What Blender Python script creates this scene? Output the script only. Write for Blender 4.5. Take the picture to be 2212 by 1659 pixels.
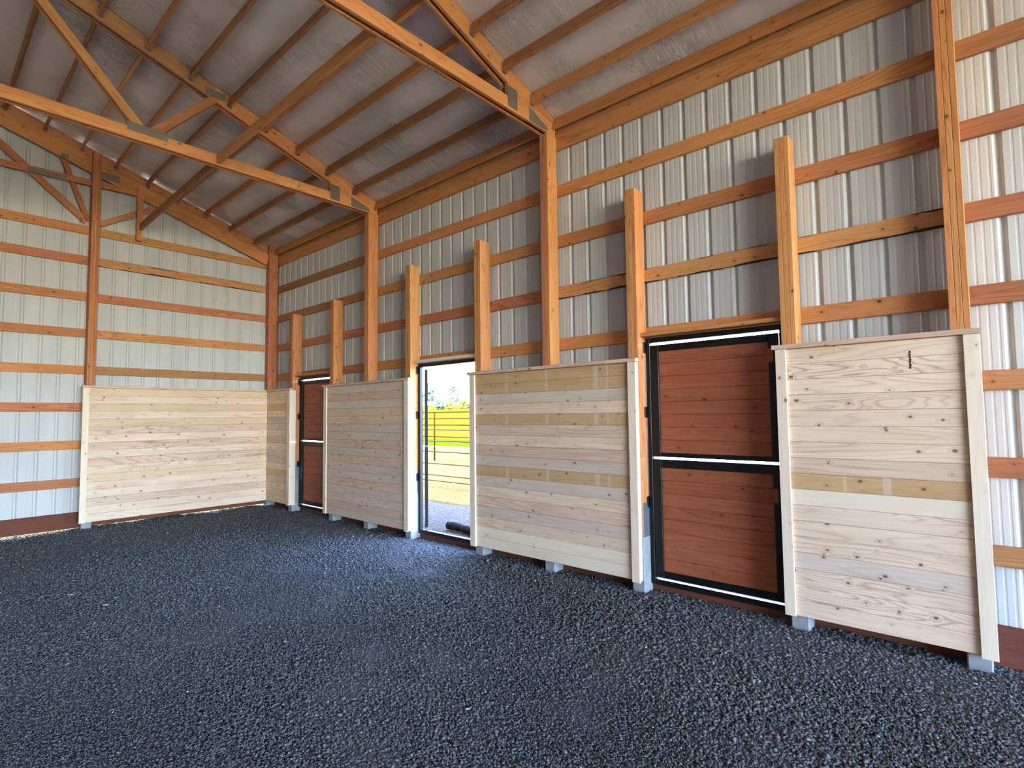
import bpy, math, random
import numpy as np
from mathutils import Vector, Matrix, noise as mnoise
random.seed(7); np.random.seed(7)
PI = math.pi
for o in list(bpy.data.objects): bpy.data.objects.remove(o, do_unlink=True)
scene = bpy.context.scene
COL = scene.collection
def rad(a): return a * PI / 180

# ------------------------------------------------------------------ camera
CP = Vector((11.1183, -5.053, 1.7474)); yaw, pitch, roll, FPX = 0.7269, 0.0566, -0.0118, 1164.293
fw = Vector((-math.sin(yaw)*math.cos(pitch), math.cos(yaw)*math.cos(pitch), math.sin(pitch)))
rt = Vector((math.cos(yaw), math.sin(yaw), 0)); up = rt.cross(fw)
r2 = rt*math.cos(roll) + up*math.sin(roll); u2 = -rt*math.sin(roll) + up*math.cos(roll)
cam_d = bpy.data.cameras.new('camera'); cam = bpy.data.objects.new('camera', cam_d); COL.objects.link(cam)
cam.matrix_world = Matrix(((r2.x, u2.x, -fw.x, CP.x), (r2.y, u2.y, -fw.y, CP.y), (r2.z, u2.z, -fw.z, CP.z), (0, 0, 0, 1)))
cam_d.sensor_fit = 'HORIZONTAL'; cam_d.sensor_width = 36.0; cam_d.lens = FPX*36.0/2212.0
cam_d.clip_start = 0.05; cam_d.clip_end = 6000
scene.camera = cam

# ------------------------------------------------------------------ sky, sun, exposure
w = bpy.data.worlds.new('sky'); scene.world = w; w.use_nodes = True
wn = w.node_tree.nodes; wl = w.node_tree.links
for n in list(wn): wn.remove(n)
sky = wn.new('ShaderNodeTexSky'); sky.sky_type = 'NISHITA'; sky.sun_disc = False
sky.sun_elevation = rad(68); sky.sun_rotation = rad(180); sky.air_density = 1.0; sky.dust_density = 0.4; sky.ozone_density = 1.6
bg = wn.new('ShaderNodeBackground'); bg.inputs['Strength'].default_value = 0.95
wo = wn.new('ShaderNodeOutputWorld'); tint = wn.new('ShaderNodeMix'); tint.data_type = 'RGBA'; tint.blend_type = 'MULTIPLY'; tint.inputs[0].default_value = 1.0; tint.inputs[7].default_value = (0.97, 0.96, 1.07, 1)
wl.new(sky.outputs[0], tint.inputs[6]); wl.new(tint.outputs[2], bg.inputs[0]); wl.new(bg.outputs[0], wo.inputs[0])
sun_d = bpy.data.lights.new('sun', 'SUN'); sun_d.energy = 3.8; sun_d.angle = rad(0.6); sun_d.color = (1.0, 0.93, 0.80)
sun = bpy.data.objects.new('sun', sun_d); COL.objects.link(sun)
sd = Vector((-0.02, -math.cos(rad(69)), math.sin(rad(69))))          # towards the sun
sun.rotation_euler = sd.to_track_quat('Z', 'Y').to_euler(); sun.location = (6, -20, 40)
BX1 = 21.946; OPY0, OPY1, OPZ = -9.45, -0.30, 4.85                      # the big open end of the barn
def portal(name, loc, rot, sx, sy):
    d = bpy.data.lights.new(name, 'AREA'); d.shape = 'RECTANGLE'; d.size = sx; d.size_y = sy
    d.cycles.is_portal = True
    o = bpy.data.objects.new(name, d); COL.objects.link(o); o.location = loc; o.rotation_euler = rot
portal('daylight_portal', (BX1+.05, (OPY0+OPY1)/2, OPZ/2), (0, rad(90), 0), OPZ, OPY1-OPY0)
portal('door_portal', (5.47, 0.05, 1.28), (rad(-90), 0, 0), 1.2, 2.3)
scene.view_settings.view_transform = 'Standard'; scene.view_settings.look = 'None'
scene.view_settings.gamma = 1.0; scene.view_settings.use_curve_mapping = False
scene.view_settings.exposure = 3.02
cy = scene.cycles
cy.max_bounces = 10; cy.diffuse_bounces = 7; cy.glossy_bounces = 4; cy.use_denoising = True
cy.sample_clamp_indirect = 8.0; cy.caustics_reflective = False; cy.caustics_refractive = False

# ------------------------------------------------------------------ node helpers
def lin(c):
    return tuple(((x/255)/12.92 if x/255 <= 0.04045 else ((x/255+0.055)/1.055)**2.4) for x in c) + (1.0,)
class NT:
    def __init__(s, name):
        s.m = bpy.data.materials.new(name); s.m.use_nodes = True; s.t = s.m.node_tree; s.n = s.t.nodes; s.l = s.t.links
        s.bsdf = s.n['Principled BSDF']
    def add(s, typ, **kw):
        n = s.n.new(typ)
        for k, v in kw.items(): setattr(n, k, v)
        return n
    def link(s, a, b): s.l.new(a, b)
    def val(s, inp, v):
        if hasattr(v, 'links') or isinstance(v, bpy.types.NodeSocket): s.l.new(v, inp)
        else: inp.default_value = v
    def math(s, op, a, b=None, c=None, clamp=False):
        n = s.add('ShaderNodeMath', operation=op); n.use_clamp = clamp
        s.val(n.inputs[0], a)
        if b is not None: s.val(n.inputs[1], b)
        if c is not None: s.val(n.inputs[2], c)
        return n.outputs[0]
    def vmath(s, op, a, b=None):
        n = s.add('ShaderNodeVectorMath', operation=op); s.val(n.inputs[0], a)
        if b is not None: s.val(n.inputs[1], b)
        return n.outputs[0]
    def noise(s, vec, scale=1.0, detail=2.0, rough=0.5, dist=0.0):
        n = s.add('ShaderNodeTexNoise'); s.val(n.inputs['Vector'], vec); n.inputs['Scale'].default_value = scale
        n.inputs['Detail'].default_value = detail; n.inputs['Roughness'].default_value = rough; n.inputs['Distortion'].default_value = dist
        return n.outputs['Fac']
    def ramp(s, fac, stops, interp='LINEAR'):
        n = s.add('ShaderNodeValToRGB'); s.val(n.inputs[0], fac); cr = n.color_ramp; cr.interpolation = interp
        while len(cr.elements) < len(stops): cr.elements.new(0.5)
        for e, (p, c) in zip(cr.elements, stops): e.position = p; e.color = c if len(c) == 4 else tuple(c)+(1,)
        return n.outputs[0]
    def mix(s, fac, a, b, blend='MIX'):
        n = s.add('ShaderNodeMix', data_type='RGBA', blend_type=blend); s.val(n.inputs[0], fac); s.val(n.inputs[6], a); s.val(n.inputs[7], b)
        return n.outputs[2]
    def bump(s, h, strength=0.3, dist=0.01):
        n = s.add('ShaderNodeBump'); n.inputs['Strength'].default_value = strength; n.inputs['Distance'].default_value = dist
        s.val(n.inputs['Height'], h); s.l.new(n.outputs[0], s.bsdf.inputs['Normal'])
    def base(s, c, rough=0.7, metal=0.0, spec=0.3):
        s.val(s.bsdf.inputs['Base Color'], c); s.bsdf.inputs['Roughness'].default_value = rough
        s.bsdf.inputs['Metallic'].default_value = metal; s.bsdf.inputs['Specular IOR Level'].default_value = spec
    def coords(s, scale, rnd=True):
        """object coordinates, shifted by the object's own random number, then stretched"""
        tc = s.add('ShaderNodeTexCoord').outputs['Object']
        if rnd:
            oi = s.add('ShaderNodeObjectInfo').outputs['Random']
            off = s.math('MULTIPLY', oi, 57.0)
            cb = s.add('ShaderNodeCombineXYZ'); s.l.new(off, cb.inputs[0]); s.l.new(off, cb.inputs[1]); s.l.new(off, cb.inputs[2])
            tc2 = s.vmath('ADD', tc, cb.outputs[0])
        else: tc2 = tc
        return s.vmath('MULTIPLY', tc2, scale), tc, tc2

def wood(name, light, mid, dark, knot=(70, 45, 30), knots=0.5, grain=1.0, rough=0.72, wane=False, stripes=None, vary=0.12, sl=(0.45, 6.0), fq=16.0):
    """sawn board, grain along the local x axis, with cathedral rings and knots"""
    t = NT(name)
    v, tc, tcr = t.coords((1.0, 1.0, 1.0))
    # knots: stretched voronoi cells, few of them large enough to show
    ks = t.add('ShaderNodeSeparateXYZ'); t.link(tcr, ks.inputs[0])
    kc = t.add('ShaderNodeCombineXYZ'); t.link(t.math('MULTIPLY', ks.outputs[0], 5.2), kc.inputs[0])
    t.link(t.math('MULTIPLY', t.math('ADD', ks.outputs[1], ks.outputs[2]), 7.5), kc.inputs[1])
    vo = t.add('ShaderNodeTexVoronoi'); vo.voronoi_dimensions = '2D'; t.link(kc.outputs[0], vo.inputs['Vector']); vo.inputs['Scale'].default_value = 1.0
    dist = vo.outputs['Distance']
    sep = t.add('ShaderNodeSeparateColor'); t.link(vo.outputs['Color'], sep.inputs[0])
    size = t.math('MULTIPLY', t.math('SUBTRACT', sep.outputs[0], 1.0 - knots), 0.105/knots)
    kn = t.math('SUBTRACT', size, dist)                              # >0 inside the knot
    kmask = t.math('MULTIPLY', kn, 30.0, clamp=True)
    halo = t.math('MULTIPLY', t.math('ADD', kn, 0.16), 5.0, clamp=True)
    halo = t.math('MULTIPLY', halo, t.math('GREATER_THAN', size, 0.0))
    # rings: contour lines of a slow noise, pulled around the knots
    slow = t.noise(t.vmath('MULTIPLY', tcr, (sl[0], sl[1], sl[1])), 1.0, 1.5, 0.4, 0.1)
    fld = t.math('ADD', t.math('MULTIPLY', slow, fq), t.math('MULTIPLY', halo, 1.6))
    ring = t.math('PINGPONG', fld, 0.5)
    ringc = t.ramp(t.math('MULTIPLY', ring, 2.0), [(0.0, (1, 1, 1)), (0.22, (0.35, 0.35, 0.35)), (0.6, (0, 0, 0))])
    fine = t.noise(t.vmath('MULTIPLY', tcr, (2.2, 60.0, 60.0)), 1.0, 4.0, 0.6, 0.3)
    patch = t.noise(t.vmath('MULTIPLY', tcr, (1.3, 7.0, 7.0)), 1.0, 2.0, 0.5, 0.0)
    c = t.mix(t.ramp(fine, [(0.30, (0, 0, 0)), (0.75, (1, 1, 1))]), lin(mid), lin(light))
    ps = t.noise(t.vmath('MULTIPLY', tcr, (0.7, 2.0, 2.0)), 1.0, 1.0, 0.5, 0.0)
    c = t.mix(t.math('MULTIPLY', t.math('MULTIPLY', ringc, 0.75*grain), t.ramp(ps, [(0.35, (0.15,)*3), (0.62, (1, 1, 1))])), c, lin(dark))
    c = t.mix(t.math('MULTIPLY', t.ramp(patch, [(0.45, (0, 0, 0)), (0.75, (1, 1, 1))]), 0.30), c, lin(dark))
    c = t.mix(t.math('MULTIPLY', halo, 0.35), c, lin(dark))
    c = t.mix(t.math('MULTIPLY', kmask, 0.85), c, lin(knot))
    if stripes:
        sx = t.add('ShaderNodeSeparateXYZ'); t.link(tc, sx.inputs[0]); x = sx.outputs[0]; m = None
        for x0, hw in stripes:
            q = t.math('LESS_THAN', t.math('ABSOLUTE', t.math('SUBTRACT', x, x0)), hw)
            m = q if m is None else t.math('MAXIMUM', m, q)
        c = t.mix(t.math('MULTIPLY', m, 0.55), c, lin((214, 194, 172)))
    if wane:
        sx = t.add('ShaderNodeSeparateXYZ'); t.link(tc, sx.inputs[0])
        e = t.math('ABSOLUTE', sx.outputs[2])
        wn_ = t.noise(t.vmath('MULTIPLY', tc, (1.6, 1, 1)), 1.0, 3.0, 0.6, 0.0)
        e = t.math('ADD', e, t.math('MULTIPLY', t.math('SUBTRACT', wn_, 0.5), 0.085))
        c = t.mix(t.math('GREATER_THAN', e, 0.066), c, lin((74, 40, 20)))
    # each board a touch different
    oi = t.add('ShaderNodeObjectInfo').outputs['Random']
    hs = t.add('ShaderNodeHueSaturation'); t.link(c, hs.inputs['Color'])
    t.link(t.math('ADD', t.math('MULTIPLY', oi, 2*vary), 1.0-vary), hs.inputs['Value'])
    oi2 = t.math('FRACT', t.math('MULTIPLY', oi, 17.3))
    t.link(t.math('ADD', t.math('MULTIPLY', oi2, 0.010), 0.495), hs.inputs['Hue'])
    t.base(hs.outputs[0], rough, 0.0, 0.25)
    t.bump(t.math('SUBTRACT', fine, t.math('MULTIPLY', ringc, 0.4)), 0.25, 0.002)
    return t.m

M = {}
M['fir_orange'] = wood('fir_orange', (212, 150, 98), (197, 131, 78), (162, 96, 52), (96, 54, 30), 0.40, vary=0.09)
M['fir_red'] = wood('fir_red', (201, 138, 98), (184, 118, 78), (150, 88, 54), (90, 52, 32), 0.40, vary=0.09)
M['fir_honey'] = wood('fir_honey', (213, 157, 104), (198, 138, 82), (162, 100, 55), (100, 60, 32), 0.40, vary=0.09)
M['fir_wane'] = wood('fir_wane', (220, 168, 112), (206, 148, 92), (170, 110, 62), (100, 58, 28), 0.40, wane=True)
M['fir_brown'] = wood('fir_brown', (182, 134, 92), (164, 114, 74), (128, 84, 52), (90, 56, 34), 0.40, vary=0.09)
M['fir_rust'] = wood('fir_rust', (176, 122, 88), (158, 104, 70), (128, 78, 50), (84, 50, 32), 0.40, vary=0.06)
M['pine_pale'] = wood('pine_pale', (236, 216, 192), (226, 202, 176), (188, 152, 122), (100, 74, 58), 0.58, 0.85, vary=0.05)
M['pine_pink'] = wood('pine_pink', (226, 200, 178), (211, 182, 158), (168, 132, 108), (96, 68, 54), 0.55, 1.2, vary=0.05)
M['pine_grey'] = wood('pine_grey', (220, 204, 188), (206, 188, 170), (166, 142, 124), (94, 72, 60), 0.6, 0.6, vary=0.05)
M['pine_trim'] = wood('pine_trim', (238, 224, 202), (230, 214, 190), (204, 182, 152), (130, 104, 78), 0.30, 0.4, vary=0.04)
M['pine_treated'] = wood('pine_treated', (214, 188, 148), (204, 172, 132), (176, 142, 104), (104, 74, 44), 0.45, 0.5, vary=0.05)
M['pine_tan'] = wood('pine_tan', (226, 202, 170), (215, 190, 156), (184, 152, 118), (104, 76, 54), 0.45, 0.6, vary=0.04)
M['pine_bold'] = wood('pine_bold', (236, 216, 192), (226, 202, 178), (172, 132, 110), (88, 62, 48), 0.45, 1.1, vary=0.04, sl=(0.9, 6.5), fq=20.0)
M['pine_cap'] = wood('pine_cap', (222, 194, 172), (208, 178, 154), (170, 134, 110), (100, 70, 52), 0.4, 0.9, vary=0.05)
M['stain_red'] = wood('stain_red', (172, 102, 74), (155, 86, 60), (116, 60, 42), (72, 34, 24), 0.30, 0.7, 0.55, vary=0.07)
M['skirt_brown'] = wood('skirt_brown', (122, 74, 56), (104, 60, 44), (80, 44, 32), (60, 34, 26), 0.2, 0.4, 0.8, vary=0.05)

t = NT('steel_panel'); v, tc, _ = t.coords((1, 1, 1), False)
n = t.noise(t.vmath('MULTIPLY', tc, (3, 3, 0.7)), 1.0, 3.0, 0.6)
t.base(t.mix(t.ramp(n, [(0.3, (0, 0, 0)), (0.7, (1, 1, 1))]), lin((190, 192, 190)), lin((201, 204, 202))), 0.60, 0.0, 0.25); M['steel'] = t.m
t = NT('black_steel'); t.base(lin((14, 14, 16)), 0.42, 0.0, 0.35); M['black'] = t.m
t = NT('galvanised'); v, tc, _ = t.coords((60, 60, 60))
vo = t.add('ShaderNodeTexVoronoi'); t.link(v, vo.inputs['Vector']); se = t.add('ShaderNodeSeparateColor'); t.link(vo.outputs['Color'], se.inputs[0])
t.base(t.mix(se.outputs[0], lin((132, 142, 156)), lin((158, 168, 180))), 0.42, 0.7, 0.5); M['galv'] = t.m
t = NT('gusset_steel'); t.base(lin((128, 120, 108)), 0.5, 0.5, 0.4); M['gusset'] = t.m
t = NT('concrete'); v, tc, _ = t.coords((14, 14, 14)); n = t.noise(v, 1.0, 5.0, 0.6)
t.base(t.mix(n, lin((124, 131, 136)), lin((164, 171, 176))), 0.85, 0.0, 0.2); t.bump(n, 0.3, 0.003); M['concrete'] = t.m
t = NT('white_tag'); t.base(lin((225, 225, 225)), 0.5); M['white'] = t.m
t = NT('pipe_steel'); t.base(lin((44, 32, 8)), 0.8, 0.0, 0.0); M['pipe'] = t.m
t = NT('pipe_grey'); t.base(lin((56, 46, 28)), 0.8, 0.0, 0.0); M['pipe_grey'] = t.m
t = NT('log_bark'); v, tc, _ = t.coords((4, 30, 30)); n = t.noise(v, 1.0, 4.0, 0.6)
t.base(t.mix(n, lin((26, 24, 24)), lin((50, 45, 43))), 0.9, 0, 0.05); t.bump(n, 0.5, 0.01); M['bark'] = t.m

# vapour barrier film: creases run up the slope
t = NT('vapour_barrier'); v, tc, tcr = t.coords((1, 1, 1), False)
n1 = t.noise(t.vmath('MULTIPLY', tc, (9.0, 1.2, 1.2)), 1.0, 4.0, 0.6, 1.2)
n2 = t.noise(t.vmath('MULTIPLY', tc, (34.0, 3.0, 3.0)), 1.0, 3.0, 0.6, 1.5)
msk = t.ramp(t.noise(t.vmath('MULTIPLY', tc, (1.1, 1.6, 1.6)), 1.0, 2.0, 0.5), [(0.45, (0, 0, 0)), (0.65, (1, 1, 1))])
cr = t.ramp(n2, [(0.46, (0, 0, 0)), (0.5, (1, 1, 1)), (0.54, (0, 0, 0))])
sy = t.add('ShaderNodeSeparateXYZ'); t.link(tc, sy.inputs[0])
eave = t.math('POWER', 2.718, t.math('MULTIPLY', sy.outputs[1], 0.75), clamp=True)
n3 = t.noise(t.vmath('MULTIPLY', tc, (15.0, 2.2, 2.2)), 1.0, 2.0, 0.5, 2.2)
c3 = t.ramp(n3, [(0.44, (0, 0, 0)), (0.5, (1, 1, 1)), (0.56, (0, 0, 0))])
hgt = t.math('ADD', t.math('MULTIPLY', n1, 0.5), t.math('MULTIPLY', t.math('MULTIPLY', cr, msk), 0.6))
hgt = t.math('ADD', hgt, t.math('MULTIPLY', t.math('MULTIPLY', c3, eave), t.math('MULTIPLY', msk, 1.8)))
t.base(t.mix(n1, lin((214, 202, 200)), lin((226, 217, 215))), 0.36, 0.0, 0.5); t.bump(hgt, 0.8, 0.022); M['film'] = t.m

def gravel_mat(name, c0, c1, c2, scale, bs, spec=0.25):
    t = NT(name); v, tc, _ = t.coords((1, 1, 1), False)
    vo = t.add('ShaderNodeTexVoronoi'); t.link(v, vo.inputs['Vector']); vo.inputs['Scale'].default_value = scale
    se = t.add('ShaderNodeSeparateColor'); t.link(vo.outputs['Color'], se.inputs[0])
    big = t.noise(v, 0.9, 3.0, 0.55)
    c = t.mix(se.outputs[0], lin(c0), lin(c1)); c = t.mix(t.ramp(big, [(0.42, (0, 0, 0)), (0.7, (1, 1, 1))]), c, lin(c2))
    t.base(c, 0.9, 0.0, spec)
    h = t.math('ADD', t.math('MULTIPLY', vo.outputs['Distance'], -1.0), t.math('MULTIPLY', t.noise(v, scale*2.3, 3.0, 0.7), 0.5))
    t.bump(h, bs, 1.2/scale)
    return t.m
M['floor'] = gravel_mat('crushed_gravel_bed', (64, 66, 68), (98, 100, 102), (82, 84, 86), 70.0, 0.8)
M['yard'] = gravel_mat('yard_sandy_gravel', (60, 50, 30), (92, 78, 50), (76, 62, 34), 22.0, 0.6, 0.0)
M['yard_grey'] = gravel_mat('yard_grey_gravel', (64, 57, 52), (106, 98, 88), (84, 76, 70), 34.0, 0.8, 0.0)
t = NT('crushed_stone')
at = t.add('ShaderNodeAttribute', attribute_name='tone')
t.base(t.ramp(at.outputs['Fac'], [(0.0, lin((68, 70, 70))), (0.6, lin((102, 104, 104))), (0.93, lin((132, 134, 134))), (1.0, lin((190, 190, 192)))]), 0.8, 0.0, 0.3); M['stone'] = t.m
def plain_noise(name, a, b, scale, rough=0.95):
    t = NT(name); v, tc, _ = t.coords((1, 1, 1), False); n = t.noise(v, scale, 4.0, 0.6)
    t.base(t.mix(t.ramp(n, [(0.3, (0, 0, 0)), (0.7, (1, 1, 1))]), lin(a), lin(b)), rough, 0, 0.0); return t.m
M['bounce'] = plain_noise('pale_bounce_ground', (206, 184, 128), (220, 200, 146), 0.35)  # unseen ground past the open end, made pale to bounce warm light inside
M['field'] = plain_noise('dry_gold_field', (60, 48, 9), (80, 62, 17), 0.6)
M['green'] = plain_noise('green_grass', (38, 50, 3), (56, 64, 6), 1.2)
M['sand'] = plain_noise('pale_sand', (140, 122, 88), (168, 150, 112), 0.8)
M['leaf_a'] = plain_noise('tree_leaf_grey_green', (72, 88, 70), (96, 110, 84), 1.0)
M['leaf_b'] = plain_noise('bush_leaf_yellow_green', (84, 88, 36), (104, 104, 46), 1.0)
M['hill'] = plain_noise('haze_blue_hill', (140, 178, 200), (150, 186, 208), 0.01)  # haze of the distance is painted into this pale blue
M['trunk'] = plain_noise('tree_trunk', (84, 70, 56), (110, 94, 76), 3.0)

# ------------------------------------------------------------------ mesh helpers
MESH = {}
def mesh_obj(name, me, mat, parent=None, mw=None):
    o = bpy.data.objects.new(name, me); COL.objects.link(o)
    if mat is not None and not me.materials: me.materials.append(mat)
    if parent is not None:
        o.parent = parent
        if mw is None: mw = Matrix.Identity(4)                       # mesh already in world coordinates
        o.matrix_basis = WORLD[parent.name].inverted() @ mw
        WORLD[o.name] = mw
    else:
        if mw is not None: o.matrix_basis = mw
        WORLD[o.name] = mw if mw is not None else Matrix.Identity(4)
    return o
WORLD = {}
def tag(o, label=None, cat=None, group=None, kind=None):
    if label: o['label'] = label
    if cat: o['category'] = cat
    if group: o['group'] = group
    if kind: o['kind'] = kind
    return o
def empty(name, loc, label=None, cat=None, group=None, kind=None, parent=None):
    o = bpy.data.objects.new(name, None); COL.objects.link(o); o.empty_display_size = 0.1
    mw = Matrix.Translation(Vector(loc)); WORLD[o.name] = mw
    if parent is not None: o.parent = parent; o.matrix_basis = WORLD[parent.name].inverted() @ mw
    else: o.matrix_basis = mw
    return tag(o, label, cat, group, kind)
def raw(name, verts, faces, smooth=False):
    me = bpy.data.meshes.new(name); me.from_pydata([tuple(v) for v in verts], [], faces); me.update()
    if smooth:
        for p in me.polygons: p.use_smooth = True
    return me
def bar_mesh(L, w_, h_, ch, mat):
    """bar along x from 0 to L, w_ across y, h_ across z, long edges and ends eased by ch"""
    key = (round(L, 4), round(w_, 4), round(h_, 4), ch, mat.name)
    if key in MESH: return MESH[key]
    a, b = w_/2, h_/2; c = ch
    def sec(x, s):
        A, B = a-s, b-s
        return [(x, -A+c, -B), (x, A-c, -B), (x, A, -B+c), (x, A, B-c), (x, A-c, B), (x, -A+c, B), (x, -A, B-c), (x, -A, -B+c)]
    v = sec(0, 0) + sec(L, 0)
    f = [(i, i+8, (i+1) % 8+8, (i+1) % 8) for i in range(8)] + [tuple(range(8)), tuple(range(15, 7, -1))]
    f = [tuple(reversed(q)) for q in f]
    me = raw('bar', v, f); me.materials.append(mat)
    me.flip_normals() if False else None
    MESH[key] = me; return me
def frame_m(p0, d, upv):
    x = Vector(d).normalized(); z = (Vector(upv) - x*Vector(upv).dot(x)).normalized(); y = z.cross(x)
    return Matrix(((x.x, y.x, z.x, p0[0]), (x.y, y.y, z.y, p0[1]), (x.z, y.z, z.z, p0[2]), (0, 0, 0, 1)))
def beam(name, mat, p0, p1, w_, h_, upv=(0, 0, 1), parent=None, ch=0.003):
    p0 = Vector(p0); p1 = Vector(p1); d = p1-p0
    return mesh_obj(name, bar_mesh(d.length, w_, h_, ch, M[mat]), M[mat], parent, frame_m(p0, d, upv))
def boxm(name, mat, lo, hi, parent=None, ch=0.002, axis=None):
    """box by its corners, grain along its longest side"""
    lo = Vector(lo); hi = Vector(hi); s = hi-lo; c = (lo+hi)/2
    ax = axis if axis is not None else max(range(3), key=lambda i: s[i])
    d = Vector((0, 0, 0)); d[ax] = 1
    if ax == 2: upv = (0, 1, 0); h_, w_ = s[1], s[0]
    else: upv = (0, 0, 1); h_ = s[2]; w_ = s[1] if ax == 0 else s[0]
    p0 = c - d*s[ax]/2
    ch = min(ch, 0.2*min(w_, h_))
    return mesh_obj(name, bar_mesh(s[ax], w_, h_, ch, M[mat]), M[mat], parent, frame_m(p0, d, upv))
class MB:
    def __init__(s): s.v = []; s.f = []
    def box(s, lo, hi):
        n = len(s.v); x0, y0, z0 = lo; x1, y1, z1 = hi
        s.v += [(x0, y0, z0), (x1, y0, z0), (x1, y1, z0), (x0, y1, z0), (x0, y0, z1), (x1, y0, z1), (x1, y1, z1), (x0, y1, z1)]
        s.f += [(n, n+3, n+2, n+1), (n+4, n+5, n+6, n+7), (n, n+1, n+5, n+4), (n+1, n+2, n+6, n+5), (n+2, n+3, n+7, n+6), (n+3, n, n+4, n+7)]
    def tube(s, p0, p1, r0, r1=None, k=8):
        r1 = r0 if r1 is None else r1
        p0 = Vector(p0); p1 = Vector(p1); m = frame_m(p0, p1-p0, (0, 0, 1) if abs((p1-p0).normalized().z) < 0.9 else (1, 0, 0)); L = (p1-p0).length; n = len(s.v)
        for x, r in ((0, r0), (L, r1)):
            for i in range(k):
                a = 2*PI*i/k; s.v.append(tuple(m @ Vector((x, r*math.cos(a), r*math.sin(a)))))
        s.f += [(n+i, n+(i+1) % k, n+k+(i+1) % k, n+k+i) for i in range(k)] + [tuple(n+i for i in range(k-1, -1, -1)), tuple(n+k+i for i in range(k))]
    def build(s, name, mat, parent=None, smooth=False):
        me = raw(name, s.v, s.f, smooth); me.materials.append(mat)
        return mesh_obj(name, me, mat, parent)

# ------------------------------------------------------------------ dimensions
S = 0.6096; ZG = 0.8007; RIDGE = -4.877; SL = 1/3; CE = 5.25          # girt spacing, first girt top, ridge, slope, ceiling height at y = 0
WY = -9.754
def roof(y): return CE + SL*(-y if y > RIDGE else y - 2*RIDGE)
POSTR = [3.724, 7.375, 11.034]                                        # right edges of the main posts on the long wall
PW, PD = 0.114, 0.18
DOORS = [(1.197, 2.552), (4.800, 6.141), (8.484, 9.819)]
Z4 = ZG+3*S
LV = [ZG+k*S for k in range(7)]                                       # girt tops

# ------------------------------------------------------------------ floor and ground
def floor_mesh():
    nx, ny = 240, 170
    xs = np.linspace(-0.03, BX1+.2, nx); ys = np.linspace(WY-.02, 0.05, ny); v = []
    for y in ys:
        for x in xs:
            z = 0.010*mnoise.noise(Vector((x*0.9, y*0.9, 0))) + 0.008*mnoise.noise(Vector((x*3.1, y*3.1, 5)))
            if x < 0.25: z += -0.004 + 0.022*mnoise.noise(Vector((1.0, y*1.3, 9.0))) + 0.012*mnoise.noise(Vector((1.0, y*9.0, 3.0))) - (0.016 if y < -3.3 else 0)
            if y > -0.25: z += -0.022
            v.append((x, y, z))
    f = [(j*nx+i, j*nx+i+1, (j+1)*nx+i+1, (j+1)*nx+i) for j in range(ny-1) for i in range(nx-1)]
    return raw('floor', v, f, True)
flo = mesh_obj('floor', floor_mesh(), M['floor']); flo['kind'] = 'structure'
def terrain_mesh(lo, hi, nx, ny, fz, hole=None):
    xs = np.linspace(lo[0], hi[0], nx); ys = np.linspace(lo[1], hi[1], ny)
    v = [(x, y, fz(x, y)) for y in ys for x in xs]
    f = []
    for j in range(ny-1):
        for i in range(nx-1):
            cx, cy_ = (xs[i]+xs[i+1])/2, (ys[j]+ys[j+1])/2
            f.append((j*nx+i, j*nx+i+1, (j+1)*nx+i+1, (j+1)*nx+i))
    return raw('ground', v, f, True)
VD = Vector((-math.sin(yaw), math.cos(yaw)))
def depth(x, y): return (x-CP.x)*VD.x + (y-CP.y)*VD.y
def gz(x, y):
    d = y                                                             # the land climbs away from the long wall
    return -0.05 + (max(0.0, d-16.0)*0.055 if d > 16 else 0) + 0.02*mnoise.noise(Vector((x*.3, y*.3, 0)))
o = mesh_obj('yard_ground', terrain_mesh((-60, -60), (23.0, 15.0), 84, 76, gz), M['yard']); o['kind'] = 'structure'
o = mesh_obj('bounce_ground', terrain_mesh((23.0, -60), (120, 15.0), 98, 76, gz), M['bounce']); o['kind'] = 'structure'  # separate unseen ground, added for its warm bounce
o = mesh_obj('grass_verge', terrain_mesh((-60, 15.0), (75, 19.0), 136, 14, lambda x, y: gz(x, y)+0.06+0.05*mnoise.noise(Vector((x, y*2, 3)))), M['green']); o['kind'] = 'structure'
o = mesh_obj('hay_field', terrain_mesh((-260, 18.8), (200, 110.0), 93, 60, gz), M['field']); o['kind'] = 'structure'
def hill_z(x, y):
    c0 = CP + (fw + r2*((1040-1106)/FPX))*1500                       # the ridge's crest line falls away to both sides
    u = (x-c0.x)*rt.x + (y-c0.y)*rt.y; d = (x-c0.x)*VD.x + (y-c0.y)*VD.y
    sm = 1/(1+math.exp(-(u+68)/9.0)) * 1/(1+math.exp((u-420)/60.0))
    return (61*sm + 22*math.exp(-((u+140)/90.0)**2)) * math.exp(-(d/160.0)**2) - 4 + 3*mnoise.noise(Vector((x*.01, y*.01, 0)))
o = mesh_obj('distant_hill', terrain_mesh((-1700, 500), (-200, 1900), 130, 120, hill_z), M['hill']); o['kind'] = 'structure'

o = mesh_obj('gravel_apron', terrain_mesh((-1.0, 0.06), (16.0, 2.55), 60, 24, lambda x, y: -0.03+0.02*mnoise.noise(Vector((x*.8, y, 7)))-max(0, y-1.9)*0.06), M['yard_grey']); o['kind'] = 'structure'
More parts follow.
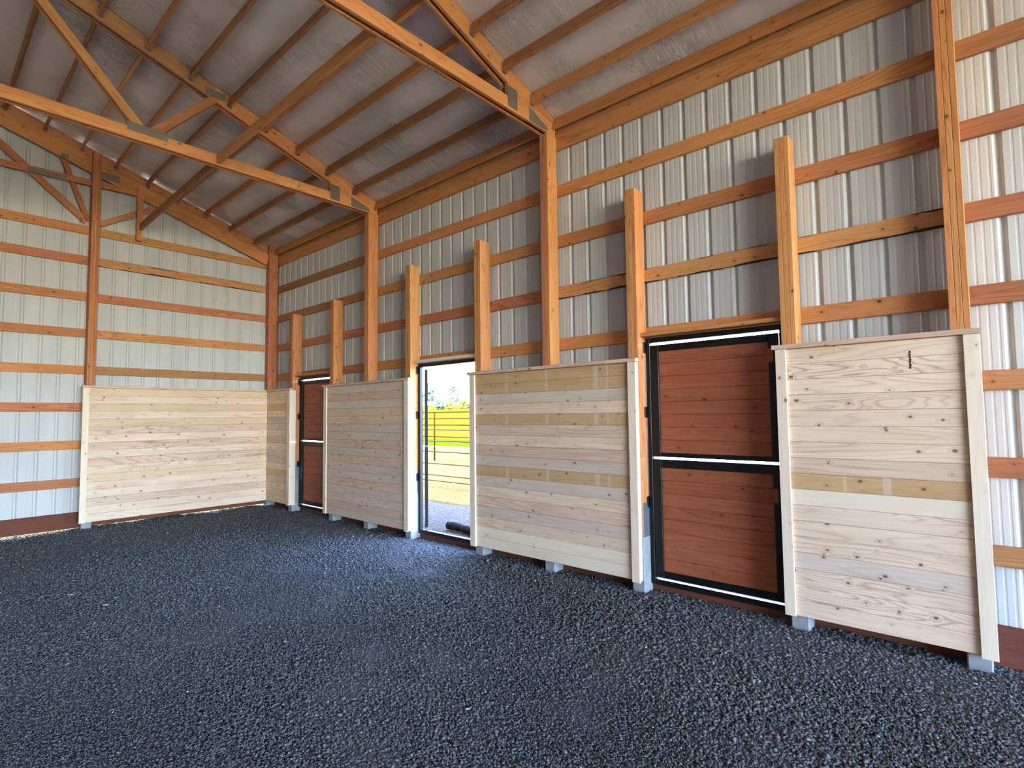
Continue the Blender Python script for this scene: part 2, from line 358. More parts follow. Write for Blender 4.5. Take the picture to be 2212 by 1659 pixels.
# crushed stone lying on the bed: one mesh, nobody could count it
def stones():
    N = 230000
    c = np.empty((0, 2))
    rng = np.random.default_rng(3)
    cam2 = np.array([CP.x, CP.y]); vd = np.array([VD.x, VD.y]); rr = np.array([rt.x, rt.y])
    # more stones where they show larger
    out = []
    need = N
    while need > 0:
        m = 400000
        d = 1.9*np.exp(rng.random(m)*math.log(13.5/1.9))               # log-uniform depth
        lat = (rng.random(m)*2-1)*1.05*d
        p = cam2 + d[:, None]*vd + lat[:, None]*rr
        ok = (p[:, 0] > 0.05) & (p[:, 0] < 14.4) & (p[:, 1] < -0.0) & (p[:, 1] > WY)
        # a looser, stonier band along the wall, fines in the middle
        nz = np.array([0.5])
        keep = rng.random(m) < 0.70
        p = p[ok & keep]; out.append(p[:need]); need -= len(out[-1])
    c = np.concatenate(out); n = len(c)
    patch = np.array([mnoise.noise(Vector((x*0.8, y*0.8, 2.0))) for x, y in c[::1]]) if n < 250000 else np.zeros(n)
    nearwall = np.clip(1.6 - np.abs(c[:, 1]+0.9), 0, 1)*np.clip((c[:, 0]-3)/6, 0, 1)
    dd = (c-cam2) @ vd
    s = (0.0047 + 0.0062*rng.random(n)**2.2)*(1.0+0.55*nearwall+0.5*np.clip(patch, -0.5, 1))*np.clip(0.72+dd*0.055, 0.8, 1.35)
    big = rng.random(n) < 0.010; s[big] *= 1.6
    octa = np.array([[1, 0, 0], [-1, 0, 0], [0, 1, 0], [0, -1, 0], [0, 0, 1], [0, 0, -1]], float)
    v = np.repeat(octa[None], n, 0) * (0.65+0.6*rng.random((n, 6, 1)))
    v += 0.28*(rng.random((n, 6, 3))-0.5)
    v *= s[:, None, None] * np.stack([1.0+0.6*rng.random(n), np.ones(n), 0.55+0.3*rng.random(n)], 1)[:, None, :]
    a = rng.random(n)*2*PI; ca, sa = np.cos(a)[:, None], np.sin(a)[:, None]
    b = (rng.random(n)-0.5)*1.1; cb, sb = np.cos(b)[:, None], np.sin(b)[:, None]
    x, y, z = v[..., 0], v[..., 1], v[..., 2]
    x, z = x*cb - z*sb, x*sb + z*cb
    x, y = x*ca - y*sa, x*sa + y*ca
    zb = s*0.35 + rng.random(n)*0.004 - 0.024*np.clip((c[:, 1]+0.30)/0.06, 0, 1)
    V = np.stack([x + c[:, 0, None], y + c[:, 1, None], z + zb[:, None]], -1).reshape(-1, 3)
    F8 = np.array([[0, 2, 4], [2, 1, 4], [1, 3, 4], [3, 0, 4], [2, 0, 5], [1, 2, 5], [3, 1, 5], [0, 3, 5]])
    F = (F8[None] + 6*np.arange(n)[:, None, None]).reshape(-1, 3)
    me = bpy.data.meshes.new('gravel')
    me.vertices.add(len(V)); me.vertices.foreach_set('co', V.ravel())
    me.loops.add(F.size); me.loops.foreach_set('vertex_index', F.ravel())
    me.polygons.add(len(F)); me.polygons.foreach_set('loop_start', np.arange(0, F.size, 3)); 
    me.update(calc_edges=True)
    tone = np.clip(0.15 + 0.6*rng.random(n) + 0.25*rng.random(n)*(rng.random(n) < 0.2), 0, 0.95); tone[rng.random(n) < 0.0006] = 1.0
    at = me.attributes.new('tone', 'FLOAT', 'POINT'); at.data.foreach_set('value', np.repeat(tone, 6).astype(np.float32))
    return me
o = mesh_obj('gravel', stones(), M['stone'])
tag(o, 'loose dark grey crushed gravel spread over the barn floor', 'gravel', kind='stuff')

# ------------------------------------------------------------------ corrugated steel walls
PITCH = 0.2306
def profile(a, b, phase):
    """points (u, depth) of the ribbed sheet between a and b; depth outwards"""
    pts = []
    k0 = math.floor((a-phase)/PITCH)-1; k1 = math.ceil((b-phase)/PITCH)+1
    for k in range(k0, k1):
        u = phase + k*PITCH
        pts += [(u-0.030, 0.0), (u-0.009, 0.022), (u+0.009, 0.022), (u+0.026, 0.0)]
        for m in (0.073, 0.125, 0.177):
            pts += [(u+m-0.010, 0.0), (u+m-0.004, 0.0014), (u+m+0.004, 0.0014), (u+m+0.010, 0.0)]
    pts.sort(); out = [p for p in pts if a < p[0] < b]
    def at(u):
        for (u0, d0), (u1, d1) in zip(pts, pts[1:]):
            if u0 <= u <= u1: return d0 + (d1-d0)*(u-u0)/max(1e-9, u1-u0)
        return 0
    return [(a, at(a))] + out + [(b, at(b))]
def sheet(parent, a, b, phase, place, spans):
    """one metal sheet; spans = [(ua, ub, zlo, zhi(u))]"""
    V = []; F = []
    for ua, ub, zlo, zhi in spans:
        if ub-ua < 0.004: continue
        pr = profile(ua, ub, phase); n = len(V)
        for u, d in pr:
            V.append(place(u, d, zlo)); V.append(place(u, d, zhi(u)))
        F += [(n+2*i, n+2*i+2, n+2*i+3, n+2*i+1) for i in range(len(pr)-1)]
    if not F: return
    me = raw('metal_sheet', V, F); me.materials.append(M['steel'])
    return mesh_obj('metal_sheet', me, M['steel'], parent)
def wall_sheets(parent, a, b, phase, place, holes, zhi, zlo=0.20):
    u = a
    while u < b-0.01:
        e = min(b, u+4*PITCH); cuts = sorted({u, e} | {h[0] for h in holes if u < h[0] < e} | {h[1] for h in holes if u < h[1] < e})
        sp = []
        for c0, c1 in zip(cuts, cuts[1:]):
            m = (c0+c1)/2; z0 = zlo
            for h in holes:
                if h[0] < m < h[1]: z0 = h[2]
            sp.append((c0, c1, z0, zhi))
        sheet(parent, u, e, phase, place, sp); u = e
wall_r = empty('wall_right', (0, 0.04, 0), kind='structure')
wall_l = empty('wall_left', (-0.04, 0, 0), kind='structure')
wall_b = empty('wall_back', (BX1, WY/2, 0), kind='structure')
wall_f = empty('wall_front', (0, WY, 0), kind='structure')
HR = [(d0, d1, 2.50) for d0, d1 in DOORS]
wall_sheets(wall_r, -0.06, BX1+.04, 5.929-30*PITCH, lambda u, d, z: (u, 0.041+d, z), HR, lambda u: CE+0.02)
wall_sheets(wall_l, WY-.04, 0.06, -4.14-20*PITCH, lambda u, d, z: (-0.041-d, u, z), [], lambda y: roof(max(min(y, 0), WY)))
wall_sheets(wall_b, WY-.04, 0.06, 0.1, lambda u, d, z: (BX1+0.041+d, u, z), [(OPY0, OPY1, OPZ)], lambda y: roof(max(min(y, 0), WY)), 0.0)
wall_sheets(wall_f, -0.06, BX1+.04, 0.1, lambda u, d, z: (u, WY-0.041-d, z), [], lambda u: CE+0.02, 0.0)

# girts: boards laid flat against the sheets
pal = ['fir_orange', 'fir_red', 'fir_honey', 'fir_red', 'fir_orange', 'fir_brown']
bays = [(0.0, 3.667), (3.667, 7.318), (7.318, 10.977), (10.977, 14.63), (14.63, 18.288), (18.288, BX1)]
girt_mat = {  # (bay, level) from the photograph
 (2, 6): 'fir_honey', (2, 5): 'fir_red', (2, 4): 'fir_wane', (2, 3): 'fir_orange', (1, 6): 'fir_orange', (1, 5): 'fir_honey', (1, 4): 'fir_red', (1, 3): 'fir_honey',
 (0, 6): 'fir_brown', (0, 5): 'fir_brown', (0, 4): 'fir_red', (0, 3): 'fir_red', (3, 6): 'fir_brown', (3, 5): 'fir_rust', (3, 4): 'fir_rust', (3, 3): 'fir_rust', (3, 2): 'fir_brown', (3, 1): 'fir_rust', (3, 0): 'fir_brown'}
for bi, (a, b) in enumerate(bays):
    for k, zt in enumerate(LV):
        segs = [(a, b)]
        dr = [d for d in DOORS if a < d[0] < b]
        mat = girt_mat.get((bi, k), random.choice(pal))
        zb = zt-0.14
        if dr:
            d0, d1 = dr[0]
            if k < 3: segs = [(a, d0), (d1, b)]
            if k == 3:
                boxm('girt', mat, (d0+.001, 0.002, 2.515), (d1-.001, 0.038, zt), wall_r, 0.003)
                segs = [(a, d0), (d1, b)]
        for s0, s1 in segs:
            boxm('girt', mat, (s0+.001, 0.002, zb), (s1-.001, 0.038, zt), wall_r, 0.003)
    # eave: a header against the sheets and a tilted purlin on top of it
    boxm('eave_board', 'fir_honey' if bi != 1 else 'fir_orange', (a+.001, 0.0, 4.885), (b-.001, 0.038, 5.075), wall_r, 0.003)
    boxm('eave_board', 'fir_brown', (a+.001, 0.002, 5.077), (b-.001, 0.036, 5.245), wall_r, 0.003)
el = [0.0]*8
LVE = LV + [4.969]
ys = [(-3.068, 0.0), (-6.2, -3.068), (WY, -6.2)]
em = {(0, 7): 'fir_honey', (0, 6): 'fir_wane', (0, 5): 'fir_red', (0, 4): 'fir_honey', (0, 3): 'fir_brown', (1, 7): 'fir_orange', (1, 6): 'fir_red', (1, 5): 'fir_red', (1, 4): 'fir_red', (1, 3): 'fir_orange', (1, 2): 'fir_red', (1, 1): 'fir_orange', (1, 0): 'fir_red'}
for bi, (a, b) in enumerate(ys):
    for k, zt in enumerate(LVE):
        mt = em.get((bi, k), random.choice(pal))
        boxm('girt', mt, (-0.038, a+.001, zt-0.14), (-0.002, b-.001, zt), wall_l, 0.003)
    for zt in (LVE[-1]+S,) if bi == 1 else (): boxm('girt', 'fir_red', (-0.038, a, zt-0.14), (-0.002, -5.5, zt), wall_l, 0.003)
for k, zt in enumerate(LV):
    boxm('girt', pal[k % 6], (BX1+.002, OPY1, zt-0.14), (BX1+0.038, 0.0, zt), wall_b)
    boxm('girt', pal[k % 6], (BX1+.002, WY, zt-0.14), (BX1+0.038, OPY0, zt), wall_b)
    boxm('girt', pal[(k+2) % 6], (0, WY-0.038, zt-0.14), (BX1, WY-0.002, zt), wall_f)

# brown boards round the foot of the walls
br = empty('baseboard_right', (0, 0.02, 0), kind='structure')
cuts = [(0.0, 1.197, .256), (1.197, 2.552, .05), (2.552, 4.80, .256), (4.80, 6.141, .05), (6.141, 8.484, .256), (8.484, 9.819, .05), (9.819, 11.6, .256), (11.6, BX1, .256)]
for a, b, z1 in cuts:
    boxm('skirt_board', 'skirt_brown', (a+.001, 0.002, -0.03), (b-.001, 0.040, z1), br, 0.003, axis=0)
bl = empty('baseboard_left', (-0.02, 0, 0), kind='structure')
for a, b in ys: boxm('skirt_board', 'skirt_brown', (-0.040, a+.001, 0.006), (-0.002, b-.001, .256), bl, 0.003, axis=1)

# ------------------------------------------------------------------ ceiling: film, purlins
ceil_root = empty('ceiling', (BX1/2, RIDGE, roof(RIDGE)), kind='structure')
def film(x0, x1, side):
    nx = int((x1-x0)/0.06)+1; ny = 62; V = []
    for j in range(ny):
        s = j/(ny-1)
        y = (0.03 + s*(RIDGE-0.03)) if side == 0 else (RIDGE + s*(WY-0.03-RIDGE))
        for i in range(nx):
            x = x0 + (x1-x0)*i/(nx-1)
            z = roof(min(y, 0.0)) + (0 if y < 0 else 0)
            yy = -y if side == 0 else (y-WY)
            ph = ((yy+0.04) % 0.468)/0.468
            sag = 0.020*math.sin(PI*ph)
            # creases fan out from the eave
            e = math.exp(-yy*1.6)
            cr_ = 0.012*e*mnoise.noise(Vector((x*9.0+yy*2.5, yy*1.0, 1.0)))
            cr_ += 0.006*mnoise.noise(Vector((x*5.0, y*1.1, 4.0)))
            V.append((x, y, z - 0.35*sag + cr_ + 0.010))
    F = [(j*nx+i, j*nx+i+1, (j+1)*nx+i+1, (j+1)*nx+i) for j in range(ny-1) for i in range(nx-1)]
    me = raw('vapour_barrier', V, F, True); me.materials.append(M['film'])
    return mesh_obj('vapour_barrier', me, M['film'], ceil_root)
XB = [0.0, 3.667, 7.318, 10.977, 14.63, 18.288, BX1+.03]
for i in range(6):
    for side in (0, 1): film(XB[i]-(.05 if i == 0 else 0), XB[i+1], side)
mb = MB()
for y0, y1 in ((0.45, RIDGE), (RIDGE, WY-0.45)):                       # the roof sheets above
    z0, z1 = CE+0.06-SL*0.45, roof(RIDGE)+0.06
    if y1 < RIDGE: z0, z1 = z1, z0
    n = len(mb.v)
    mb.v += [(-0.3, y0, z0), (BX1+.3, y0, z0), (BX1+.3, y1, z1), (-0.3, y1, z1)] + [(-0.3, y0, z0+.03), (BX1+.3, y0, z0+.03), (BX1+.3, y1, z1+.03), (-0.3, y1, z1+.03)]
    mb.f += [(n, n+1, n+2, n+3), (n+7, n+6, n+5, n+4), (n, n+4, n+5, n+1), (n+2, n+6, n+7, n+3), (n+1, n+5, n+6, n+2), (n+3, n+7, n+4, n)]
mb.build('roof_sheets', M['steel'], ceil_root)
ppal = ['fir_brown', 'fir_orange', 'fir_brown', 'fir_brown', 'fir_honey', 'fir_brown', 'fir_orange']
bx = [(0.10, 3.609), (3.726, 7.260), (7.377, 10.919), (11.036, 14.57), (14.688, 18.23), (18.346, BX1-.132)]
ny_ = Vector((0, -SL, -1)).normalized()
def hanger(parent, x, y, z, sgn):
    mb = MB(); mb.box((x if sgn > 0 else x-.03, y-.023, z-.081), (x+.03 if sgn > 0 else x, y+.023, z-.0765))
    mb.box((x if sgn > 0 else x-.004, y+.020, z-.072), (x+.004 if sgn > 0 else x, y+.034, z+.04))
    mb.box((x if sgn > 0 else x-.004, y-.034, z-.072), (x+.004 if sgn > 0 else x, y-.020, z+.04))
    return mb.build('joist_hanger', M['galv'], parent)
for bi, (a, b) in enumerate(bx):
    for side in (0, 1):
        for k in range(-1, 10):
            y = -0.428-0.468*k if k >= 0 else -0.022
            if side: y = 2*RIDGE - y
            if abs(y-RIDGE) < 0.06: continue
            sgn = 1 if side == 0 else -1
            n_ = Vector((0, -SL*-1*sgn*-1, 1)).normalized() if False else Vector((0, SL*sgn, 1)).normalized()
            c = Vector((0, y, roof(y))) - n_*0.078
            mt = ppal[(k*3+bi*2+side) % 7]
            p = beam('purlin', mt, (a, c.y, c.z), (b, c.y, c.z), 0.038, 0.152, n_, ceil_root)
            if side == 0 and 0 <= k and bi < 3:
                hanger(p, b, c.y, c.z, -1); hanger(p, a, c.y, c.z, 1)

# ------------------------------------------------------------------ laminated posts on precast feet
def post(x1, ztop, label, name='laminated_post', mats=('fir_orange', 'fir_orange', 'fir_orange'), axis='x', grp=None, peak=False, foot_z=0.56, br_z=0.90):
    """post whose right edge is x1 on the long wall (axis x), or whose far edge is y=x1 on the end wall (axis y)"""
    base = (x1-PW/2, -PD/2, 0) if axis == 'x' else (PD/2, x1-PW/2, 0)
    r = empty(name, base, label, 'post', grp)
    def bx_(n, mat, u0, u1, v0, v1, z0, z1, ch=0.0025):
        if axis == 'x': return boxm(n, mat, (x1-PW+u0, -PD+v0, z0), (x1-PW+u1, -PD+v1, z1), r, ch, axis=2)
        return boxm(n, mat, (PD-v1, x1-PW+u0, z0), (PD-v0, x1-PW+u1, z1), r, ch, axis=2)
    for i in range(3):
        zt = ztop + ((0.0, 0.05, 0.0)[i] if peak else 0)
        bx_('lamination', mats[i], i*0.038+.0006, (i+1)*0.038-.0006, 0, PD, foot_z, zt)
    bx_('concrete_foot', 'concrete', -0.010, PW+0.010, 0.004, PD-.004, -0.25, foot_z+.0, 0.008)
    for u0, u1 in ((-0.0062, -0.0002), (PW+.0002, PW+.0062)):
        pl = bx_('steel_bracket', 'galv', u0, u1, 0.018, PD-0.02, foot_z, br_z, 0.001)
        for zz in (foot_z+.08, br_z-.05):
            sg = -1 if u0 < 0 else 1
            mb = MB()
            uu = x1-PW + (u0 if sg < 0 else u1)
            if axis == 'x': mb.tube((uu, -PD/2, zz), (uu+sg*.010, -PD/2, zz), 0.011, 0.010, 6)
            else: mb.tube((PD/2, uu, zz), (PD/2, uu+sg*.010, zz), 0.011, 0.010, 6)
            mb.build('bolt_head', M['galv'], pl)
    return r
post(0.136, 5.30, 'reddish laminated post standing in the corner where the two walls meet', mats=('fir_red',)*3)
post(1.197, 3.72, 'short laminated post at the hinge side of the farthest closed dutch door', mats=('fir_red', 'fir_red', 'fir_red'), peak=False)
post(2.552+PW, 3.78, 'short laminated post between the farthest dutch door and the full-height post beside it', mats=('fir_red', 'fir_red', 'fir_orange'))
post(3.724, 5.04, 'full-height laminated post under the far double truss, behind the panel between far and open doors', mats=('fir_orange',)*3)
post(4.800, 3.98, 'short laminated post on the hinge side of the open doorway, steel bracket at its foot', mats=('fir_orange', 'fir_orange', 'fir_honey'), foot_z=.63, br_z=.96)
post(6.141+PW, 4.02, 'short laminated post on the latch side of the open doorway', mats=('fir_honey', 'fir_orange', 'fir_honey'))
post(7.375, 5.04, 'full-height laminated post under the near double truss, behind the panel with tan stripes', mats=('fir_red', 'fir_red', 'fir_orange'))
post(8.484, 4.05, 'short laminated post on the hinge side of the nearest closed dutch door', mats=('fir_honey', 'fir_honey', 'fir_orange'), foot_z=.52, br_z=.855)
post(9.819+PW, 4.08, 'short knotty laminated post on the latch side of the nearest closed dutch door', mats=('fir_honey', 'fir_orange', 'fir_honey'))
post(11.034, 5.04, 'tall laminated post running out of the picture top, rising behind the nearest pale panel', mats=('fir_orange', 'fir_honey', 'fir_orange'))
post(-3.012, 6.19, 'laminated post against the end wall, rising past the gable rafter', axis='y', mats=('fir_red', 'fir_orange', 'fir_red'))
r = None

# headers over the doors
for i, (d0, d1) in enumerate(DOORS):
    o = boxm('trim_%d' % (i+1), ['fir_red', 'pine_trim', 'fir_honey'][i], (d0+.001, -0.135, 2.517), (d1-.001, 0.000, 2.555), None, 0.006, axis=0); o['kind'] = 'structure'

# ------------------------------------------------------------------ plank panels (kick walls) with trims and caps
RH = 0.1268; ZB = 0.104
def panel(label, axis, a, b, rows, left_trim, right_trim, cap, side_board=None, stripes=None, name='plank_panel', trim_front=0.020, cs=None):
    """axis x: panel on the long wall between x=a and x=b; axis y: on the end wall"""
    loc = ((a+b)/2, -0.2, ZB) if axis == 'x' else (0.2, (a+b)/2, ZB)
    r = empty(name, loc, label, 'wall panel')
    def bb(n, mat, u0, u1, v0, v1, z0, z1, ch=0.003, ax=None):
        # v: distance from the wall plane towards the room
        if axis == 'x': return boxm(n, mat, (u0, -v1, z0), (u1, -v0, z1), r, ch, axis=(0 if ax is None else ax))
        return boxm(n, mat, (v0, u0, z0), (v1, u1, z1), r, ch, axis=(1 if ax is None else ax))
    for i, m_ in enumerate(rows):
        zt = ZB + 17*RH - i*RH
        pr = 0.0006*((i*7) % 3)
        q = bb('plank', m_, a, b, 0.181, 0.2185+pr, zt-RH+.0007, zt-.0007, 0.0028)
    top = ZB+17*RH
    if left_trim: bb('trim_board', 'pine_trim', left_trim[0], left_trim[1], 0.2205, 0.2205+trim_front, ZB-.004, top, 0.002, 2)
    if right_trim: bb('trim_board', 'pine_trim', right_trim[0], right_trim[1], 0.2205, 0.2205+trim_front+.002, ZB-.012, top, 0.002, 2)
    if side_board: bb('end_board', 'pine_trim', side_board[0], side_board[1], side_board[2], side_board[3], ZB+.0, top-.002, 0.002, 2)
    bb('cap_board', 'pine_cap', cap[0], cap[1], 0.185 if axis == 'x' else 0.185, 0.255, top+.001, top+.038, 0.003)
    return r
P, K, G, Tn, TT = 'pine_pale', 'pine_pink', 'pine_grey', 'pine_treated', 'pine_trim'
M['tr_mid'] = wood('pine_treated_tagged', (206, 174, 132), (195, 160, 118), (168, 132, 92), (104, 74, 44), 0.45, 0.5, vary=0.03, stripes=[(6.728-6.12, .022), (7.341-6.12, .018), (7.999-6.12, .03), (8.142-6.12, .012)])
M['tr_near'] = wood('pine_treated_marked', (204, 170, 128), (192, 156, 112), (164, 126, 86), (104, 74, 44), 0.45, 0.5, vary=0.03, stripes=[(10.242-9.80, .010), (10.512-9.80, .026)])
near_panel = panel('nearest pale pine plank panel beside the big dutch door, one tan row in its middle', 'x', 9.800, 11.050,
      [P, 'pine_bold', P, 'pine_bold', P, P, P, 'pine_pink', 'tr_near', TT, 'pine_bold', P, P, G, 'pine_bold', 'pine_bold', P], (9.782, 9.862), (10.988, 11.076), (9.758, 11.080))
panel('wide plank panel with several tan stripes, between the open doorway and the nearest dutch door', 'x', 6.120, 8.440,
      ['tr_mid', 'tr_mid', G, P, 'tr_mid', K, 'pine_bold', K, G, 'tr_mid', G, P, K, G, P, TT, TT], (6.105, 6.195), (8.395, 8.482), (6.070, 8.490), side_board=(8.442, 8.480, 0.1815, 0.2195), trim_front=0.026)
panel('even greyish plank panel between the farthest dutch door and the open doorway', 'x', 2.500, 4.799,
      [G, K, G, 'pine_tan', K, G, G, K, G, K, G, G, K, G, G, K, G], (2.455, 2.545), (4.725, 4.800), (2.415, 4.845), side_board=(4.8015, 4.828, 0.145, 0.243))
panel('narrow plank panel in the corner left of the farthest dutch door', 'x', 0.222, 1.196,
      ['pine_tan', P, Tn, P, G, G, P, G, P, G, G, P, Tn, 'pine_tan', P, 'pine_tan', 'pine_tan'], None, (1.110, 1.1975), (0.2565, 1.235), side_board=(1.1985, 1.222, 0.12, 0.243))
panel('long cream plank panel on the end wall, standing in the far corner', 'y', -3.170, -0.2205,
      ['pine_tan', P, 'pine_tan', P, 'pine_tan', K, P, K, P, K, P, 'pine_tan', P, P, K, P, P], (-3.176, -3.088), None, (-3.186, -0.186))

mb = MB()                                                              # dark split in the second plank of the nearest panel
for i in range(7):
    z0 = 2.015+i*0.019; dx = 0.0015*math.sin(i*2.3)
    mb.box((10.688+dx-.004, -0.2215, z0+.03), (10.688+dx+.0045+.002*(i % 2), -0.2180, z0+.046))
tag(mb.build('plank_split', M['black'], near_panel), 'short black split in the wood')
# ------------------------------------------------------------------ dutch doors
def leaf(parent, name, mt, x0, x1, z0, z1, rows, T, hz, rails=(0.064, 0.040), label=None):
    """door leaf in the wall plane, moved by T; steel frame with planks let in"""
    lf = empty(name, (x0, -0.01, z0), parent=parent)
    def bb(n, mat, lo, hi, ch=0.003, axis=None):
        q = boxm(n, mat, lo, hi, lf, ch, axis)
        mw = T @ WORLD[q.name]; q.matrix_basis = WORLD[lf.name].inverted() @ mw
        return q
    y0, y1 = -0.040, 0.006
    if label: lf['label'] = label
    bb('stile', 'black', (x0, y0, z0), (x0+0.086, y1, z1)); bb('stile', 'black', (x1-0.088, y0, z0), (x1, y1, z1))
    bb('rail', 'black', (x0+.086, y0, z1-rails[0]), (x1-.088, y1, z1)); bb('rail', 'black', (x0+.086, y0, z0), (x1-.088, y1, z0+rails[1]))
    za, zb = z0+rails[1], z1-rails[0]; h = (zb-za)/rows
    for i in range(rows):
        bb('door_plank', 'stain_red', (x0+.080, -0.022+0.0008*(i % 2), za+i*h+.0008), (x1-.082, 0.002, za+(i+1)*h-.0008), 0.003, 0)
    bb('light_stop_board', 'stain_red', (x0+.080, 0.0022, za), (x1-.082, 0.0050, zb), 0.0, 0)  # added unseen sheet, stops daylight leaking between the planks
    for z in hz:
        bb('latch_block', 'stain_red', (x1-.096, -0.052, z), (x1-.045, -0.0405, z+.12), 0.002, 2)
    return lf
def dutch(idx, d0, d1, angle):
    r = empty('door_%d' % idx, ((d0+d1)/2, 0, 0), kind='structure')
    f0, f1 = d0+0.013, d1-0.012
    fr = empty('door_frame', (f0, 0, 0.05), parent=r)
    boxm('jamb', 'black', (f0, -0.045, 0.052), (f0+.044, 0.006, 2.506), fr, 0.003)
    boxm('jamb', 'black', (f1-.040, -0.045, 0.052), (f1, 0.006, 2.506), fr, 0.003)
    boxm('head', 'black', (f0+.044, -0.045, 2.458), (f1-.040, 0.006, 2.506), fr, 0.003)
    boxm('sill', 'black', (f0+.044, -0.045, 0.052), (f1-.040, 0.006, 0.104), fr, 0.003)
    for z in (2.36, 1.70, 0.80):
        boxm('hinge', 'black', (f0-.010, -0.078, z), (f0-.001, 0.0, z+.11), fr, 0.002)
    H = Matrix.Translation(Vector((f0+.048, 0.02, 0))) @ Matrix.Rotation(angle, 4, 'Z') @ Matrix.Translation(Vector((-f0-.048, -0.02, 0)))
    x0, x1 = f0+.046, f1-.047
    leaf(r, 'upper_leaf', 'black', x0, x1, 1.309, 2.430, 8, H, (2.18,))
    leaf(r, 'lower_leaf', 'black', x0, x1, 0.124, 1.286, 8, H, (0.96,), rails=(0.082, 0.062))
    return r
dutch(1, DOORS[0][0], DOORS[0][1], 0.0)
dutch(2, DOORS[1][0], DOORS[1][1], rad(141.0))
dutch(3, DOORS[2][0], DOORS[2][1], 0.0)

# ------------------------------------------------------------------ trusses
def gusset(parent, lo, hi, axis=0):
    """ribbed galvanised nail plate"""
    mb = MB(); mb.box(lo, hi)
    n = 7
    for i in range(n):
        y0 = lo[1] + (hi[1]-lo[1])*(i+.25)/n; y1 = lo[1] + (hi[1]-lo[1])*(i+.7)/n
        mb.box((hi[0], y0, lo[2]+.005), (hi[0]+.0015, y1, hi[2]-.005))
    return mb.build('nail_plate', M['gusset'], parent)
def truss(x0, x1, label, dbl=True, y_side=1):
    r = empty('roof_truss', ((x0+x1)/2, RIDGE, 5.04), label, 'truss')
    plies = [(x0, x0+.038), (x1-.038, x1)] if dbl else [(x0, x0+.038)]
    nz = roof(RIDGE)
    for a, b in plies:
        xm = (a+b)/2
        for s in (0, 1):
            my = (lambda y: y) if s == 0 else (lambda y: 2*RIDGE-y)
            n_ = Vector((0, SL if s == 0 else -SL, 1)).normalized()
            def pt(y, off): 
                return Vector((xm, my(y), roof(my(y)))) - n_*off
            mt = 'fir_orange'
            # top chord in two lengths meeting at a nail plate
            beam('top_chord', 'fir_orange', pt(0.03, 0.1), pt(-2.50, 0.1), 0.038, 0.19, n_, r)
            beam('top_chord', 'fir_brown', pt(-2.505, 0.1), pt(RIDGE+.0, 0.1), 0.038, 0.19, n_, r)
            beam('bottom_chord', 'fir_orange' if s == 0 else 'fir_red', (xm, my(-0.02), 5.112), (xm, my(RIDGE+.001), 5.112), 0.038, 0.14, (0, 0, 1), r)
            # heel wedge between the chords
            yA, yB = -0.20, -0.86
            V = [(a+.001, my(yA), 5.18), (a+.001, my(yB), 5.18), (a+.001, my(yB), 5.05+SL*-yB), (b-.001, my(yA), 5.18), (b-.001, my(yB), 5.18), (b-.001, my(yB), 5.05+SL*-yB)]
            mbw = MB(); mbw.v = V; mbw.f = [(0, 1, 2), (5, 4, 3), (0, 3, 4, 1), (1, 4, 5, 2), (2, 5, 3, 0)]
            mbw.build('heel_block', M['fir_orange'], r)
            beam('web', 'fir_honey', (xm, my(-3.29), 5.17), (xm, my(-4.62), 6.68), 0.038, 0.10, (0, 1, 0), r)
            beam('web', 'fir_red', (xm, my(-3.20), 5.17), (xm, my(-2.50), 5.93), 0.038, 0.10, (0, 1, 0), r)
            for face in (b, a-.002):
                gusset(r, (face, min(my(-3.45), my(-3.03)), 5.13), (face+.002, max(my(-3.45), my(-3.03)), 5.235))
                gusset(r, (face, min(my(-.86), my(-.70)), 5.07), (face+.002, max(my(-.86), my(-.70)), 5.30))
                gusset(r, (face, min(my(-2.62), my(-2.38)), 5.92), (face+.002, max(my(-2.62), my(-2.38)), 6.02))
                V = [(face, my(-0.16), 5.055), (face, my(-0.50), 5.055), (face, my(-0.50), 5.21), (face, my(-0.16), 5.10)]
                V += [(x+.002, y, z) for x, y, z in V]
                mw = MB(); mw.v = V; mw.f = [(0, 1, 2, 3), (7, 6, 5, 4), (0, 4, 5, 1), (1, 5, 6, 2), (2, 6, 7, 3), (3, 7, 4, 0)]
                mw.build('nail_plate', M['gusset'], r)
    if dbl:                                                            # short spacer blocks between the plies
        for y in (-1.95, -4.2):
            boxm('spacer', 'fir_brown', (x0+.039, y-.28, 5.046), (x1-.039, y+.28, 5.17), r, 0.002, axis=1)
    return r
truss(3.610, 3.724, 'far double roof truss spanning from the far full-height post, stained bottom chord')
truss(7.261, 7.375, 'near double roof truss spanning from the full-height post beside the tan-striped panel')
truss(10.920, 11.034, 'double roof truss overhead above the nearest full-height post')
# gable framing against the end wall
g = empty('gable_truss', (0.02, RIDGE, 4.9), 'reddish gable frame with crossing webs against the end wall', 'truss')
def gb(n, mat, y0, z0, y1, z1, w_, h_, x=0.02):
    beam(n, mat, (x, y0, z0), (x, y1, z1), w_, h_, (0, 0, 1) if abs(y1-y0) > abs(z1-z0)*.2 else (0, 1, 0), g)
n_ = Vector((0, SL, 1)).normalized()
for s in (0, 1):
    my = (lambda y: y) if s == 0 else (lambda y: 2*RIDGE-y)
    z = lambda y, off: 5.25-SL*y-off
    gb('rafter', 'fir_red', my(0.0), z(0, .11), my(RIDGE), z(RIDGE, .11), 0.038, 0.19, 0.02)
    gb('rafter', 'fir_orange', my(-.18), z(-.18, .318), my(RIDGE), z(RIDGE, .318), 0.038, 0.225, 0.062)
gb('web', 'fir_orange', -2.44, 4.86, -2.44, 5.80, 0.038, 0.089, 0.102)
gb('web', 'fir_red', -2.99, 5.03, -2.18, 5.53, 0.038, 0.089)
gb('web', 'fir_red', -4.35, 6.06, -3.16, 5.03, 0.038, 0.105)
